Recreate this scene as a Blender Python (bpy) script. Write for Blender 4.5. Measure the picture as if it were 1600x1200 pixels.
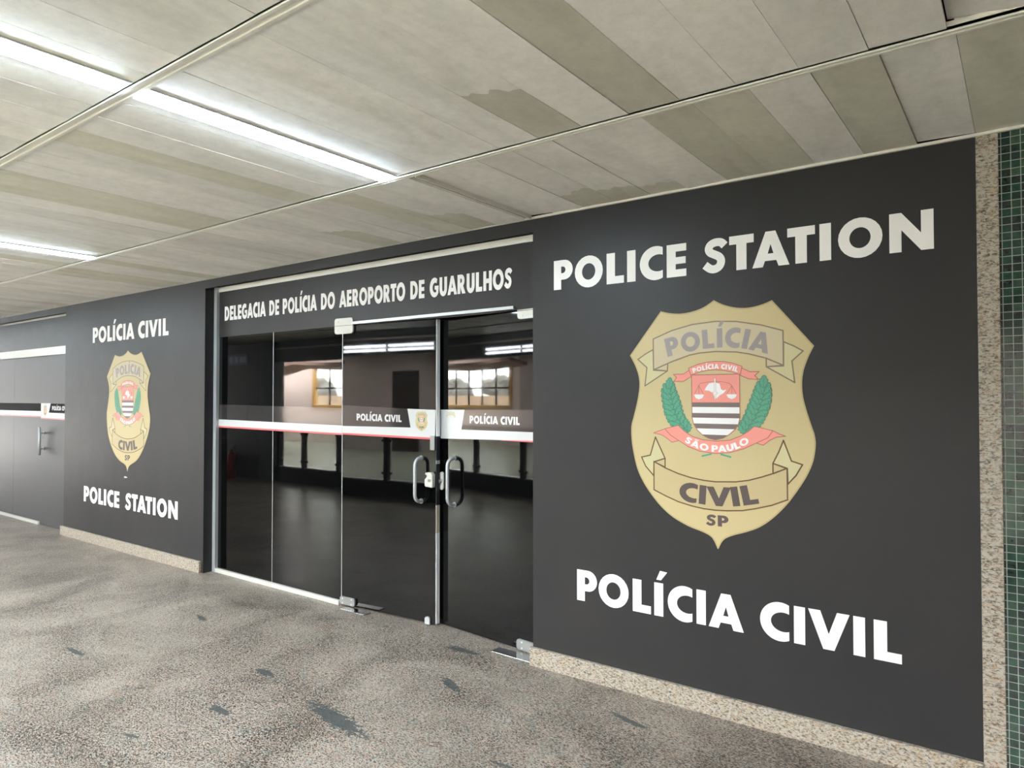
import bpy, bmesh, math, random
from mathutils import Vector, Matrix
from mathutils.geometry import tessellate_polygon

random.seed(7)
for o in list(bpy.data.objects):
    bpy.data.objects.remove(o)
SC = bpy.context.scene
COL = SC.collection
R = math.radians

# ------------------------------------------------------------------ camera
YAW, PITCH, ROLL, FPX = 0.635749, 0.0203105, -0.000195, 1086.91
cam_d = bpy.data.cameras.new('camera')
cam = bpy.data.objects.new('camera', cam_d)
COL.objects.link(cam)
cam_d.sensor_fit = 'HORIZONTAL'
cam_d.sensor_width = 36.0
cam_d.lens = FPX / 1600.0 * 36.0
cam_d.clip_start = 0.05
fw = Vector((-math.sin(YAW) * math.cos(PITCH), math.cos(YAW) * math.cos(PITCH), math.sin(PITCH)))
rt = Vector((math.cos(YAW), math.sin(YAW), 0))
up = rt.cross(fw)
rt2 = rt * math.cos(ROLL) + up * math.sin(ROLL)
up2 = -rt * math.sin(ROLL) + up * math.cos(ROLL)
cam.matrix_world = Matrix(((rt2.x, up2.x, -fw.x, 0.0), (rt2.y, up2.y, -fw.y, -3.466),
                           (rt2.z, up2.z, -fw.z, 1.6), (0, 0, 0, 1)))
SC.camera = cam

# ------------------------------------------------------------------ light and exposure
SKY = 21.0            # overcast daylight over the courtyard
LAMP = 32.0          # fluorescent strips
SC.view_settings.view_transform = 'Standard'
SC.view_settings.look = 'None'
SC.view_settings.gamma = 1.0
SC.view_settings.exposure = 2.0
SC.view_settings.use_curve_mapping = False
world = bpy.data.worlds.new('overcast_sky')
SC.world = world
world.use_nodes = True
bg = world.node_tree.nodes['Background']
bg.inputs['Color'].default_value = (1.0, 0.985, 0.96, 1)
bg.inputs['Strength'].default_value = SKY
SC.cycles.use_denoising = True
SC.cycles.max_bounces = 10
SC.cycles.diffuse_bounces = 6
SC.cycles.caustics_reflective = False
SC.cycles.caustics_refractive = False
SC.cycles.sample_clamp_indirect = 20.0


def portal(name, loc, rot, sx, sy):
    """marks an opening to the sky so that daylight through it is sampled well"""
    l = bpy.data.lights.new(name, 'AREA')
    l.shape = 'RECTANGLE'
    l.size, l.size_y = sx, sy
    l.cycles.is_portal = True
    o = bpy.data.objects.new(name, l)
    o.location, o.rotation_euler = loc, rot
    COL.objects.link(o)
    return o


ADDED_SKYLIGHTS = [(-24.6, -18.2, -12.2, -9.4)] + [(-16.2 + 2.3 * i, -15.6 + 2.3 * i, -11.6, -6.3) for i in range(9)]  # unseen openings added to the hall roof to steer daylight into the corridor
for (xa, xb, ya, yb) in ADDED_SKYLIGHTS:
    portal('added_skylight_portal', ((xa + xb) / 2, (ya + yb) / 2, 3.24), (0, 0, 0), xb - xa, yb - ya)


# ------------------------------------------------------------------ helpers
def lin(c):
    return tuple(((v / 255.0) / 12.92) if v / 255.0 <= 0.04045 else (((v / 255.0) + 0.055) / 1.055) ** 2.4 for v in c)


def mat(name, rgb, rough=0.5, spec=0.5, metal=0.0, emit=None, estr=0.0, ior=1.5, coat=0.0):
    m = bpy.data.materials.new(name)
    m.use_nodes = True
    b = m.node_tree.nodes['Principled BSDF']
    b.inputs['Base Color'].default_value = (*rgb, 1)
    b.inputs['Roughness'].default_value = rough
    b.inputs['Specular IOR Level'].default_value = spec
    b.inputs['Metallic'].default_value = metal
    b.inputs['IOR'].default_value = ior
    b.inputs['Coat Weight'].default_value = coat
    b.inputs['Coat Roughness'].default_value = 0.1
    if emit:
        b.inputs['Emission Color'].default_value = (*emit, 1)
        b.inputs['Emission Strength'].default_value = estr
    return m


class NT:
    def __init__(self, m):
        self.t = m.node_tree
        self.b = self.t.nodes['Principled BSDF']

    def n(self, typ, **kw):
        nd = self.t.nodes.new(typ)
        for k, v in kw.items():
            if k in nd.bl_rna.properties.keys() and k != 'inputs':
                try:
                    setattr(nd, k, v)
                    continue
                except Exception:
                    pass
            nd.inputs[k].default_value = v
        return nd

    def l(self, a, b):
        self.t.links.new(a, b)

    def coords(self, kind='Object'):
        return self.n('ShaderNodeTexCoord').outputs[kind]

    def noise(self, vec, scale, detail=4.0, rough=0.55, dist=0.0):
        nd = self.n('ShaderNodeTexNoise')
        nd.inputs['Scale'].default_value = scale
        nd.inputs['Detail'].default_value = detail
        nd.inputs['Roughness'].default_value = rough
        nd.inputs['Distortion'].default_value = dist
        self.l(vec, nd.inputs['Vector'])
        return nd

    def ramp(self, fac, stops):
        nd = self.n('ShaderNodeValToRGB')
        cr = nd.color_ramp
        while len(cr.elements) < len(stops):
            cr.elements.new(0.5)
        for e, (p, c) in zip(cr.elements, stops):
            e.position = p
            e.color = (*c, 1) if len(c) == 3 else c
        self.l(fac, nd.inputs['Fac'])
        return nd.outputs['Color']

    def mix(self, fac, a, b, mode='MIX'):
        nd = self.n('ShaderNodeMix')
        nd.data_type = 'RGBA'
        nd.blend_type = mode
        for s, v in ((nd.inputs[0], fac), (nd.inputs[6], a), (nd.inputs[7], b)):
            if hasattr(v, 'links') or hasattr(v, 'is_linked'):
                self.l(v, s)
            else:
                s.default_value = v if isinstance(v, (int, float)) else (*v, 1)
        return nd.outputs[2]

    def math(self, op, a, b=0.0):
        nd = self.n('ShaderNodeMath')
        nd.operation = op
        for s, v in ((nd.inputs[0], a), (nd.inputs[1], b)):
            if hasattr(v, 'is_linked'):
                self.l(v, s)
            else:
                s.default_value = v
        return nd.outputs[0]

    def bump(self, h, strength, dist=0.01):
        nd = self.n('ShaderNodeBump')
        nd.inputs['Strength'].default_value = strength
        nd.inputs['Distance'].default_value = dist
        self.l(h, nd.inputs['Height'])
        self.l(nd.outputs['Normal'], self.b.inputs['Normal'])


class MB:
    """collects shapes; build() links them as ONE mesh object"""

    def __init__(self):
        self.bm = bmesh.new()
        self.mi = 0

    def _faces(self, vs, fs):
        V = [self.bm.verts.new(v) for v in vs]
        out = []
        for f in fs:
            try:
                fc = self.bm.faces.new([V[i] for i in f])
                fc.material_index = self.mi
                out.append(fc)
            except ValueError:
                pass
        return out

    def box(self, x0, x1, y0, y1, z0, z1):
        vs = [(x, y, z) for x in (x0, x1) for y in (y0, y1) for z in (z0, z1)]
        return self._faces(vs, [(0, 1, 3, 2), (4, 6, 7, 5), (0, 4, 5, 1), (2, 3, 7, 6), (0, 2, 6, 4), (1, 5, 7, 3)])

    def hexa(self, p):
        """8 points: bottom 4 ccw, top 4 ccw"""
        return self._faces(p, [(3, 2, 1, 0), (4, 5, 6, 7), (0, 1, 5, 4), (1, 2, 6, 5), (2, 3, 7, 6), (3, 0, 4, 7)])

    def plate(self, loops, y=0.0, t=0.001, f=None):
        """upright sheet: loops = [outer, hole...] of (x, z); front at y, facing -y"""
        f = f or (lambda x, z, yy: (x, yy, z))
        flat = [p for lp in loops for p in lp]
        tri = tessellate_polygon([[Vector((p[0], p[1], 0)) for p in lp] for lp in loops])
        n = len(flat)
        vs = [f(p[0], p[1], y) for p in flat] + [f(p[0], p[1], y + t) for p in flat]
        fs = [tuple(a) for a in tri] + [tuple(i + n for i in reversed(a)) for a in tri]
        k = 0
        for lp in loops:
            m = len(lp)
            for i in range(m):
                a, b = k + i, k + (i + 1) % m
                fs.append((a, b, b + n, a + n))
            k += m
        return self._faces(vs, fs)

    def stroke(self, pts, w, y, t=0.0004, closed=False, f=None):
        seq = list(zip(pts, pts[1:] + ([pts[0]] if closed else [])))
        if not closed:
            seq = list(zip(pts[:-1], pts[1:]))
        for a, b in seq:
            dx, dz = b[0] - a[0], b[1] - a[1]
            L = math.hypot(dx, dz)
            if L < 1e-9:
                continue
            dx, dz = dx / L * w / 2, dz / L * w / 2
            e = 0.8
            self.plate([[(a[0] - dx * e - dz, a[1] - dz * e + dx), (a[0] - dx * e + dz, a[1] - dz * e - dx),
                         (b[0] + dx * e + dz, b[1] + dz * e - dx), (b[0] + dx * e - dz, b[1] + dz * e + dx)]], y, t, f)

    def tube(self, pts, r, seg=14, caps=True):
        pts = [Vector(p) for p in pts]
        rings = []
        nrm = None
        for i, p in enumerate(pts):
            d = (pts[min(i + 1, len(pts) - 1)] - pts[max(i - 1, 0)]).normalized()
            if nrm is None:
                nrm = d.orthogonal().normalized()
            nrm = (nrm - d * nrm.dot(d)).normalized()
            bn = d.cross(nrm)
            rr = r[i] if isinstance(r, (list, tuple)) else r
            rings.append([self.bm.verts.new(p + (nrm * math.cos(2 * math.pi * k / seg) + bn * math.sin(2 * math.pi * k / seg)) * rr)
                          for k in range(seg)])
        for A, B in zip(rings, rings[1:]):
            for k in range(seg):
                fc = self.bm.faces.new((A[k], A[(k + 1) % seg], B[(k + 1) % seg], B[k]))
                fc.smooth = True
                fc.material_index = self.mi
        if caps:
            for q in (list(reversed(rings[0])), rings[-1]):
                self.bm.faces.new(q).material_index = self.mi

    def lathe(self, prof, c=(0, 0, 0), seg=20):
        self.tube([(c[0], c[1], c[2] + z) for r_, z in prof], [max(r_, 1e-4) for r_, z in prof], seg)

    def build(self, name, m, parent=None, bevel=0.0, loc=None, recalc=True):
        if recalc:
            bmesh.ops.recalc_face_normals(self.bm, faces=self.bm.faces[:])
        me = bpy.data.meshes.new(name)
        self.bm.to_mesh(me)
        self.bm.free()
        o = bpy.data.objects.new(name, me)
        for q in (m if isinstance(m, (list, tuple)) else [m]):
            me.materials.append(q)
        COL.objects.link(o)
        if parent:
            o.parent = parent
        if loc:
            o.location = loc
        if bevel:
            md = o.modifiers.new('bevel', 'BEVEL')
            md.width = bevel
            md.segments = 2
            md.limit_method = 'ANGLE'
        return o


def tag(o, label, cat, group=None):
    o['label'], o['category'] = label, cat
    if group:
        o['group'] = group
    return o


def thing(name, label, cat, loc=(0, 0, 0), rz=0.0, group=None):
    o = bpy.data.objects.new(name, None)
    o.empty_display_size = 0.1
    COL.objects.link(o)
    o.location, o.rotation_euler = loc, (0, 0, rz)
    return tag(o, label, cat, group)


def struct(o):
    o['kind'] = 'structure'
    return o


def boxo(name, m, b, parent=None, bevel=0.0):
    k = MB()
    k.box(*b)
    return k.build(name, m, parent, bevel)


def copy_tree(o, parent=None):
    c = o.copy()
    COL.objects.link(c)
    if parent:
        c.parent = parent
    for ch in list(o.children):
        copy_tree(ch, c)
    return c


# ------------------------------------------------------------------ materials
def board_material():
    m = mat('charcoal_vinyl', (0.040, 0.040, 0.042), 0.5, 0.25)
    t = NT(m)
    v = t.coords()
    a = t.noise(v, 1.3, 5, 0.6)
    t.l(t.ramp(a.outputs['Fac'], [(0.3, (0.021, 0.021, 0.023)), (0.7, (0.028, 0.027, 0.027))]), t.b.inputs['Base Color'])
    r = t.noise(v, 3.5, 6, 0.7)
    mr = t.n('ShaderNodeMapRange')
    mr.inputs['To Min'].default_value, mr.inputs['To Max'].default_value = 0.36, 0.52
    t.l(r.outputs['Fac'], mr.inputs['Value'])
    t.l(mr.outputs[0], t.b.inputs['Roughness'])
    w = t.noise(v, 5.0, 3, 0.5)
    t.bump(w.outputs['Fac'], 0.08, 0.01)
    return m


STAINS = [(-2.799, -1.165, .221, .30, -.17), (-3.596, -1.03, .079, .4, -.08), (-2.601, -.515, .099, .4, -.44),
          (-3.354, -1.459, .09, .35, .03), (-1.603, -.32, .103, .22, -.24), (-2.897, -.073, .117, .35, .03),
          (-3.43, -1.86, .043, .4, .19), (-4.838, -.706, .074, .4, -.28), (-4.852, -1.542, .114, .2, .01),
          (-1.857, -1.022, .05, .3, .08)]


def granite_floor():
    m = mat('polished_granite_floor', (0.4, 0.36, 0.32), 0.3, 0.19)
    t = NT(m)
    v = t.coords()
    warp = t.noise(v, 2.2, 3, 0.5)
    mp = t.n('ShaderNodeMapping')
    mp.inputs['Rotation'].default_value = (0, 0, 0.5)
    mp.inputs['Scale'].default_value = (1.0, 1.9, 1.0)
    wv = t.mix(0.12, v, warp.outputs['Color'])
    t.l(wv, mp.inputs['Vector'])
    sp = t.noise(mp.outputs[0], 105, 5, 0.66, 0.8)
    big = t.noise(v, 1.7, 4, 0.55, 0.8)
    pink = t.noise(mp.outputs[0], 26, 3, 0.6, 0.4)
    light = t.mix(t.ramp(pink.outputs['Fac'], [(0.42, (0, 0, 0)), (0.62, (1, 1, 1))]), (0.315, 0.286, 0.250), (0.345, 0.270, 0.220))
    dens = t.math('ADD', sp.outputs['Fac'], t.math('MULTIPLY', t.math('SUBTRACT', big.outputs['Fac'], 0.5), 0.22))
    speck = t.ramp(dens, [(0.41, (0.06, 0.065, 0.062)), (0.455, (0.20, 0.195, 0.185)), (0.505, (0.84, 0.84, 0.84)), (0.60, (1.18, 1.18, 1.18))])
    col = t.mix(1.0, light, speck, 'MULTIPLY')
    fine = t.noise(v, 210, 2, 0.6)
    col = t.mix(1.0, col, t.ramp(fine.outputs['Fac'], [(0.35, (0.78, 0.78, 0.78)), (0.6, (1.08, 1.07, 1.05))]), 'MULTIPLY')
    # dark mineral flames in the stone
    mp2 = t.n('ShaderNodeMapping')
    mp2.inputs['Rotation'].default_value = (0, 0, 0.2)
    mp2.inputs['Scale'].default_value = (0.45, 1.5, 1.0)
    t.l(v, mp2.inputs['Vector'])
    edge = t.noise(mp2.outputs[0], 34, 5, 0.75)
    mask = None
    for (x, y, a, k, ang) in STAINS:
        p = t.n('ShaderNodeMapping', vector_type='TEXTURE')
        p.inputs['Location'].default_value = (x, y, 0)
        p.inputs['Rotation'].default_value = (0, 0, ang)
        p.inputs['Scale'].default_value = (a * 1.15, a * k * .8, 100)
        t.l(v, p.inputs['Vector'])
        ln = t.n('ShaderNodeVectorMath', operation='LENGTH')
        t.l(p.outputs[0], ln.inputs[0])
        s = t.math('ADD', ln.outputs['Value'], t.math('MULTIPLY', t.math('SUBTRACT', edge.outputs['Fac'], 0.5), 3.4))
        s = t.math('LESS_THAN', s, 0.95)
        mask = s if mask is None else t.math('MAXIMUM', mask, s)
    col = t.mix(t.math('MULTIPLY', mask, 0.88), col, (0.05, 0.06, 0.06))
    t.l(col, t.b.inputs['Base Color'])
    rg = t.noise(v, 3.0, 5, 0.65)
    mr = t.n('ShaderNodeMapRange')
    mr.inputs['To Min'].default_value, mr.inputs['To Max'].default_value = 0.22, 0.42
    t.l(rg.outputs['Fac'], mr.inputs['Value'])
    t.l(mr.outputs[0], t.b.inputs['Roughness'])
    return m


def granite_trim():
    m = mat('speckled_beige_granite', (0.5, 0.45, 0.38), 0.35, 0.4)
    t = NT(m)
    v = t.coords()
    mp = t.n('ShaderNodeMapping')
    mp.inputs['Rotation'].default_value = (0.0, 0.7, 0.0)
    mp.inputs['Scale'].default_value = (0.8, 1.0, 1.6)
    t.l(v, mp.inputs['Vector'])
    a = t.noise(mp.outputs[0], 82, 5, 0.66, 0.7)
    b = t.noise(v, 38, 3, 0.6, 0.3)
    light = t.mix(t.ramp(b.outputs['Fac'], [(0.45, (0, 0, 0)), (0.7, (1, 1, 1))]), (0.415, 0.38, 0.325), (0.38, 0.29, 0.20))
    speck = t.ramp(a.outputs['Fac'], [(0.36, (0.16, 0.17, 0.17)), (0.45, (0.55, 0.54, 0.52)), (0.53, (1, 1, 1))])
    t.l(t.mix(1.0, light, speck, 'MULTIPLY'), t.b.inputs['Base Color'])
    return m


def mosaic():
    m = mat('green_glass_mosaic', (0.03, 0.1, 0.06), 0.12, 0.5)
    t = NT(m)
    v = t.coords()
    sx = t.n('ShaderNodeSeparateXYZ')
    t.l(v, sx.inputs[0])
    cb = t.n('ShaderNodeCombineXYZ')
    t.l(t.math('ADD', sx.outputs['X'], sx.outputs['Y']), cb.inputs['X'])
    t.l(sx.outputs['Z'], cb.inputs['Y'])
    br = t.n('ShaderNodeTexBrick', offset=0.0, squash=1.0)
    br.inputs['Scale'].default_value = 1.0
    br.inputs['Brick Width'].default_value = 0.0325
    br.inputs['Row Height'].default_value = 0.0325
    br.inputs['Mortar Size'].default_value = 0.0016
    br.inputs['Mortar Smooth'].default_value = 0.2
    br.inputs['Color1'].default_value = (0, 0, 0, 1)
    br.inputs['Color2'].default_value = (1, 1, 1, 1)
    br.inputs['Mortar'].default_value = (0.5, 0.5, 0.5, 1)
    t.l(cb.outputs[0], br.inputs['Vector'])
    tile = t.ramp(br.outputs['Color'], [(0.0, (0.007, 0.018, 0.015)), (0.4, (0.008, 0.030, 0.021)), (0.75, (0.011, 0.050, 0.029)), (1.0, (0.030, 0.068, 0.042))])
    cl = t.noise(v, 60, 3, 0.6)
    tile = t.mix(1.0, tile, t.ramp(cl.outputs['Fac'], [(0.3, (0.7, 0.7, 0.7)), (0.7, (1.25, 1.25, 1.25))]), 'MULTIPLY')
    t.l(t.mix(br.outputs['Fac'], tile, (0.28, 0.31, 0.285)), t.b.inputs['Base Color'])
    t.l(t.math('ADD', t.math('MULTIPLY', br.outputs['Fac'], 0.6), 0.14), t.b.inputs['Roughness'])
    inv = t.math('SUBTRACT', 1.0, br.outputs['Fac'])
    t.bump(inv, 0.5, 0.002)
    return m


def ceiling_material():
    m = mat('weathered_ceiling_panel', (0.55, 0.53, 0.47), 0.55, 0.35)
    t = NT(m)
    v = t.coords()
    at = t.n('ShaderNodeAttribute', attribute_name='tone')
    mp = t.n('ShaderNodeMapping')
    mp.inputs['Scale'].default_value = (2.6, 0.8, 1.0)
    t.l(v, mp.inputs['Vector'])
    n1 = t.noise(mp.outputs[0], 1.9, 5, 0.65, 0.5)
    n2 = t.noise(v, 17, 5, 0.7)
    n3 = t.noise(v, 70, 3, 0.6)
    g = t.ramp(n1.outputs['Fac'], [(0.32, (0.86, 0.86, 0.85)), (0.50, (0.97, 0.97, 0.97)), (0.66, (1.04, 1.04, 1.04))])
    g2 = t.ramp(n2.outputs['Fac'], [(0.3, (0.92, 0.92, 0.915)), (0.6, (1.02, 1.02, 1.02))])
    g3 = t.ramp(n3.outputs['Fac'], [(0.28, (0.93, 0.93, 0.92)), (0.45, (1, 1, 1))])
    c = t.mix(1.0, at.outputs['Color'], g, 'MULTIPLY')
    c = t.mix(1.0, c, g2, 'MULTIPLY')
    c = t.mix(1.0, c, g3, 'MULTIPLY')
    t.l(c, t.b.inputs['Base Color'])
    return m


def dark_glass():
    m = mat('black_tinted_glass', (0.002, 0.002, 0.002), 0.02, 0.5, ior=1.38)
    t = NT(m)
    v = t.coords()
    n = t.noise(v, 6, 6, 0.7)
    mr = t.n('ShaderNodeMapRange')
    mr.inputs['From Min'].default_value, mr.inputs['From Max'].default_value = 0.35, 0.75
    mr.inputs['To Min'].default_value, mr.inputs['To Max'].default_value = 0.008, 0.05
    t.l(n.outputs['Fac'], mr.inputs['Value'])
    t.l(mr.outputs[0], t.b.inputs['Roughness'])
    return m


def clear_glass():
    m = bpy.data.materials.new('clear_glass')
    m.use_nodes = True
    nt = m.node_tree
    nt.nodes.remove(nt.nodes['Principled BSDF'])
    out = nt.nodes['Material Output']
    tr = nt.nodes.new('ShaderNodeBsdfTransparent')
    tr.inputs[0].default_value = (0.90, 0.93, 0.91, 1)
    gl = nt.nodes.new('ShaderNodeBsdfGlossy')
    gl.inputs['Roughness'].default_value = 0.03
    mx = nt.nodes.new('ShaderNodeMixShader')
    lw = nt.nodes.new('ShaderNodeLayerWeight')
    lw.inputs['Blend'].default_value = 0.5
    pw = nt.nodes.new('ShaderNodeMath')
    pw.operation = 'POWER'
    pw.inputs[1].default_value = 4.0
    ma = nt.nodes.new('ShaderNodeMath')
    ma.operation = 'MULTIPLY_ADD'
    ma.inputs[1].default_value, ma.inputs[2].default_value = 0.5, 0.04
    nt.links.new(lw.outputs['Facing'], pw.inputs[0])
    nt.links.new(pw.outputs[0], ma.inputs[0])
    nt.links.new(ma.outputs[0], mx.inputs[0])
    nt.links.new(tr.outputs[0], mx.inputs[1])
    nt.links.new(gl.outputs[0], mx.inputs[2])
    nt.links.new(mx.outputs[0], out.inputs[0])
    return m


def noisy(name, a, b, scale, rough=0.6, spec=0.3):
    m = mat(name, a, rough, spec)
    t = NT(m)
    n = t.noise(t.coords(), scale, 5, 0.6)
    t.l(t.ramp(n.outputs['Fac'], [(0.35, a), (0.65, b)]), t.b.inputs['Base Color'])
    return m


M_BOARD = board_material()
M_FLOOR = granite_floor()
M_GRAN = granite_trim()
M_MOS = mosaic()
M_CEIL = ceiling_material()
M_GLASS = dark_glass()
M_CLEAR = clear_glass()
M_WHITE = mat('white_vinyl', (0.80, 0.785, 0.77), 0.5, 0.25)
M_DECALW = mat('white_sticker', (0.54, 0.545, 0.55), 0.3, 0.5)
M_SMOKE = mat('smoked_sticker', (0.030, 0.027, 0.027), 0.06, 0.5)
M_SMOKEL = mat('matt_black_sticker', (0.016, 0.016, 0.016), 0.75, 0.12)
M_RED = mat('red_sticker', (0.60, 0.10, 0.11), 0.35, 0.4)
M_ALU = mat('pale_aluminium', (0.50, 0.52, 0.53), 0.4, 0.5, 0.4)
M_CREAM = mat('cream_painted_metal', (0.74, 0.73, 0.68), 0.45, 0.4)
M_EDGE = mat('white_edge_plastic', (0.85, 0.86, 0.85), 0.4, 0.4)
M_SILL = mat('toned_down_cream_sill', (0.50, 0.49, 0.45), 0.5, 0.3)  # cream darkened in its colour against the strong light near the floor
M_STEEL = mat('brushed_steel', (0.27, 0.275, 0.27), 0.4, 0.5, 0.4)
M_PLATE = mat('worn_chrome', (0.30, 0.31, 0.32), 0.14, 0.5, 1.0)
M_HANDLE = mat('grey_anodised_handle', (0.45, 0.46, 0.48), 0.4, 0.5, 0.35)
M_LOCK = mat('ivory_lock', (0.58, 0.56, 0.51), 0.3, 0.5)
M_DARKM = mat('black_metal', (0.012, 0.012, 0.013), 0.4, 0.4)
M_RUBBER = mat('dark_rubber', (0.02, 0.022, 0.026), 0.55, 0.3)
M_BEIGE = mat('yellowed_tape', (0.58, 0.50, 0.38), 0.5, 0.3)
M_RAIL = mat('painted_ceiling_rail', (0.74, 0.72, 0.67), 0.45, 0.4)
M_VOID = mat('plenum_black', (0.01, 0.01, 0.01), 0.9, 0.1)
M_SMOKEW = noisy('pinkish_plaster', (0.74, 0.61, 0.56), (0.80, 0.67, 0.62), 1.2)
M_DIMPLASTER = noisy('dim_lit_plaster', (0.40, 0.335, 0.32), (0.46, 0.39, 0.37), 1.2)  # the pinkish plaster again, its dimmer light put into the colour
M_YELLOW = mat('ochre_window_frame', (0.62, 0.36, 0.11), 0.45, 0.4)
M_DARKWALL = noisy('charcoal_plaster', (0.05, 0.05, 0.05), (0.065, 0.063, 0.062), 1.5, 0.5)
M_TERR = noisy('grey_green_terrazzo', (0.32, 0.33, 0.27), (0.40, 0.41, 0.35), 9, 0.35, 0.5)
M_LEAF = noisy('hedge_leaves', (0.17, 0.155, 0.145), (0.26, 0.245, 0.23), 5, 0.7)
M_BARK = mat('tree_bark', (0.10, 0.07, 0.05), 0.8)
M_TAN = noisy('tan_render', (0.42, 0.29, 0.20), (0.48, 0.34, 0.24), 0.8)
M_GROUND = noisy('grey_paving', (0.16, 0.155, 0.15), (0.20, 0.19, 0.18), 2.0)
M_HALLCEIL = mat('grey_hall_ceiling', (0.16, 0.16, 0.16), 0.6)
M_EXT = mat('extinguisher_red', (0.42, 0.02, 0.02), 0.3, 0.5)
M_SIGNB = mat('blue_sign', (0.05, 0.16, 0.32), 0.35)
M_LAMP = mat('lit_diffuser', (0.9, 0.9, 0.9), 0.5, 0.3, emit=(0.73, 0.89, 1.0), estr=LAMP)
M_HALLLAMP = mat('lit_hall_tube', (0.9, 0.9, 0.9), 0.5, 0.3, emit=(0.92, 0.96, 1.0), estr=12.0)
M_HOUSING = mat('lamp_housing_grey', (0.55, 0.57, 0.60), 0.4, 0.5)
# badge inks
B_GOLD = mat('badge_gold', (0.525, 0.43, 0.232), 0.45, 0.25)
B_EDGE = mat('badge_edge_gold', (0.43, 0.335, 0.165), 0.42, 0.4)
B_BAN = mat('badge_banner_tan', (0.475, 0.38, 0.20), 0.42, 0.4)
B_TAIL = mat('badge_tail_gold', (0.53, 0.475, 0.265), 0.42, 0.4)
B_FADE = mat('badge_faded_banner', (0.50, 0.42, 0.27), 0.38, 0.4)
B_LINE = mat('badge_brown_line', (0.11, 0.06, 0.02), 0.42, 0.4)
B_LINEF = mat('badge_faded_line', (0.20, 0.145, 0.10), 0.42, 0.4)
B_STRIPE = mat('badge_crest_brown', (0.165, 0.12, 0.115), 0.42, 0.4)
B_DARK = mat('badge_dark_ink', (0.08, 0.057, 0.053), 0.42, 0.4)
B_GREY = mat('badge_faded_ink', (0.26, 0.225, 0.22), 0.36, 0.5)
B_RED = mat('badge_coral_red', (0.76, 0.27, 0.225), 0.42, 0.4)
B_RLINE = mat('badge_red_outline', (0.36, 0.13, 0.09), 0.42, 0.4)
B_GREEN = mat('badge_leaf_green', (0.075, 0.32, 0.20), 0.42, 0.4)
B_GLINE = mat('badge_leaf_outline', (0.06, 0.16, 0.11), 0.42, 0.4)
B_WHITE = mat('badge_white', (0.76, 0.75, 0.755), 0.42, 0.4)
B_PALE = mat('bleached_gold', (0.43, 0.405, 0.28), 0.35, 0.4)
B_PALER = mat('bleached_grey', (0.46, 0.455, 0.44), 0.35, 0.4)

# ------------------------------------------------------------------ lettering
def arc(cx, cz, rx, rz, a0, a1, n=14):
    return [(cx + rx * math.cos(R(a0 + (a1 - a0) * i / n)), cz + rz * math.sin(R(a0 + (a1 - a0) * i / n))) for i in range(n + 1)]


def thick(pts, w):
    L, Rr = [], []
    for i, p in enumerate(pts):
        a, b = pts[max(i - 1, 0)], pts[min(i + 1, len(pts) - 1)]
        dx, dz = b[0] - a[0], b[1] - a[1]
        d = math.hypot(dx, dz)
        L.append((p[0] - dz / d * w / 2, p[1] + dx / d * w / 2))
        Rr.append((p[0] + dz / d * w / 2, p[1] - dx / d * w / 2))
    return L + Rr[::-1]


def smooth(pts, n=6, closed=False):
    """Catmull-Rom through the points"""
    out = []
    m = len(pts)
    rng = range(m if closed else m - 1)
    for i in rng:
        if closed:
            p = [pts[(i + k) % m] for k in (-1, 0, 1, 2)]
        else:
            p = [pts[max(i - 1, 0)], pts[i], pts[i + 1], pts[min(i + 2, m - 1)]]
        for k in range(n):
            t = k / n
            out.append(tuple(0.5 * (2 * p[1][j] + (p[2][j] - p[0][j]) * t + (2 * p[0][j] - 5 * p[1][j] + 4 * p[2][j] - p[3][j]) * t * t
                                    + (3 * p[1][j] - p[0][j] - 3 * p[2][j] + p[3][j]) * t ** 3) for j in (0, 1)))
    if not closed:
        out.append(pts[-1])
    return out


def c_glyph(x1, bar=False):
    """round open letter, cap height 1, terminals cut upright at x1"""
    def yy(cx, rx, rz):
        return rz * math.sqrt(max(0, 1 - ((x1 - cx) / rx) ** 2))
    ox, orx, orz = 0.53, 0.53, 0.53
    ix, irx, irz = 0.62, 0.33, 0.265
    ao = math.degrees(math.atan2(yy(ox, orx, orz) / orz, (x1 - ox) / orx))
    ai = math.degrees(math.atan2(yy(ix, irx, irz) / irz, (x1 - ix) / irx))
    if not bar:
        return [arc(ox, .5, orx, orz, ao, 360 - ao, 28) + arc(ix, .5, irx, irz, 360 - ai, ai, 24)]
    o = arc(ox, .5, orx, orz, ao, 325, 26)
    return [o + [(1.0, 0.58), (0.56, 0.58), (0.56, 0.385), (0.70, 0.385)] + arc(ix - .02, .49, irx - .04, irz, 300, ai + 6, 22)]


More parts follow.
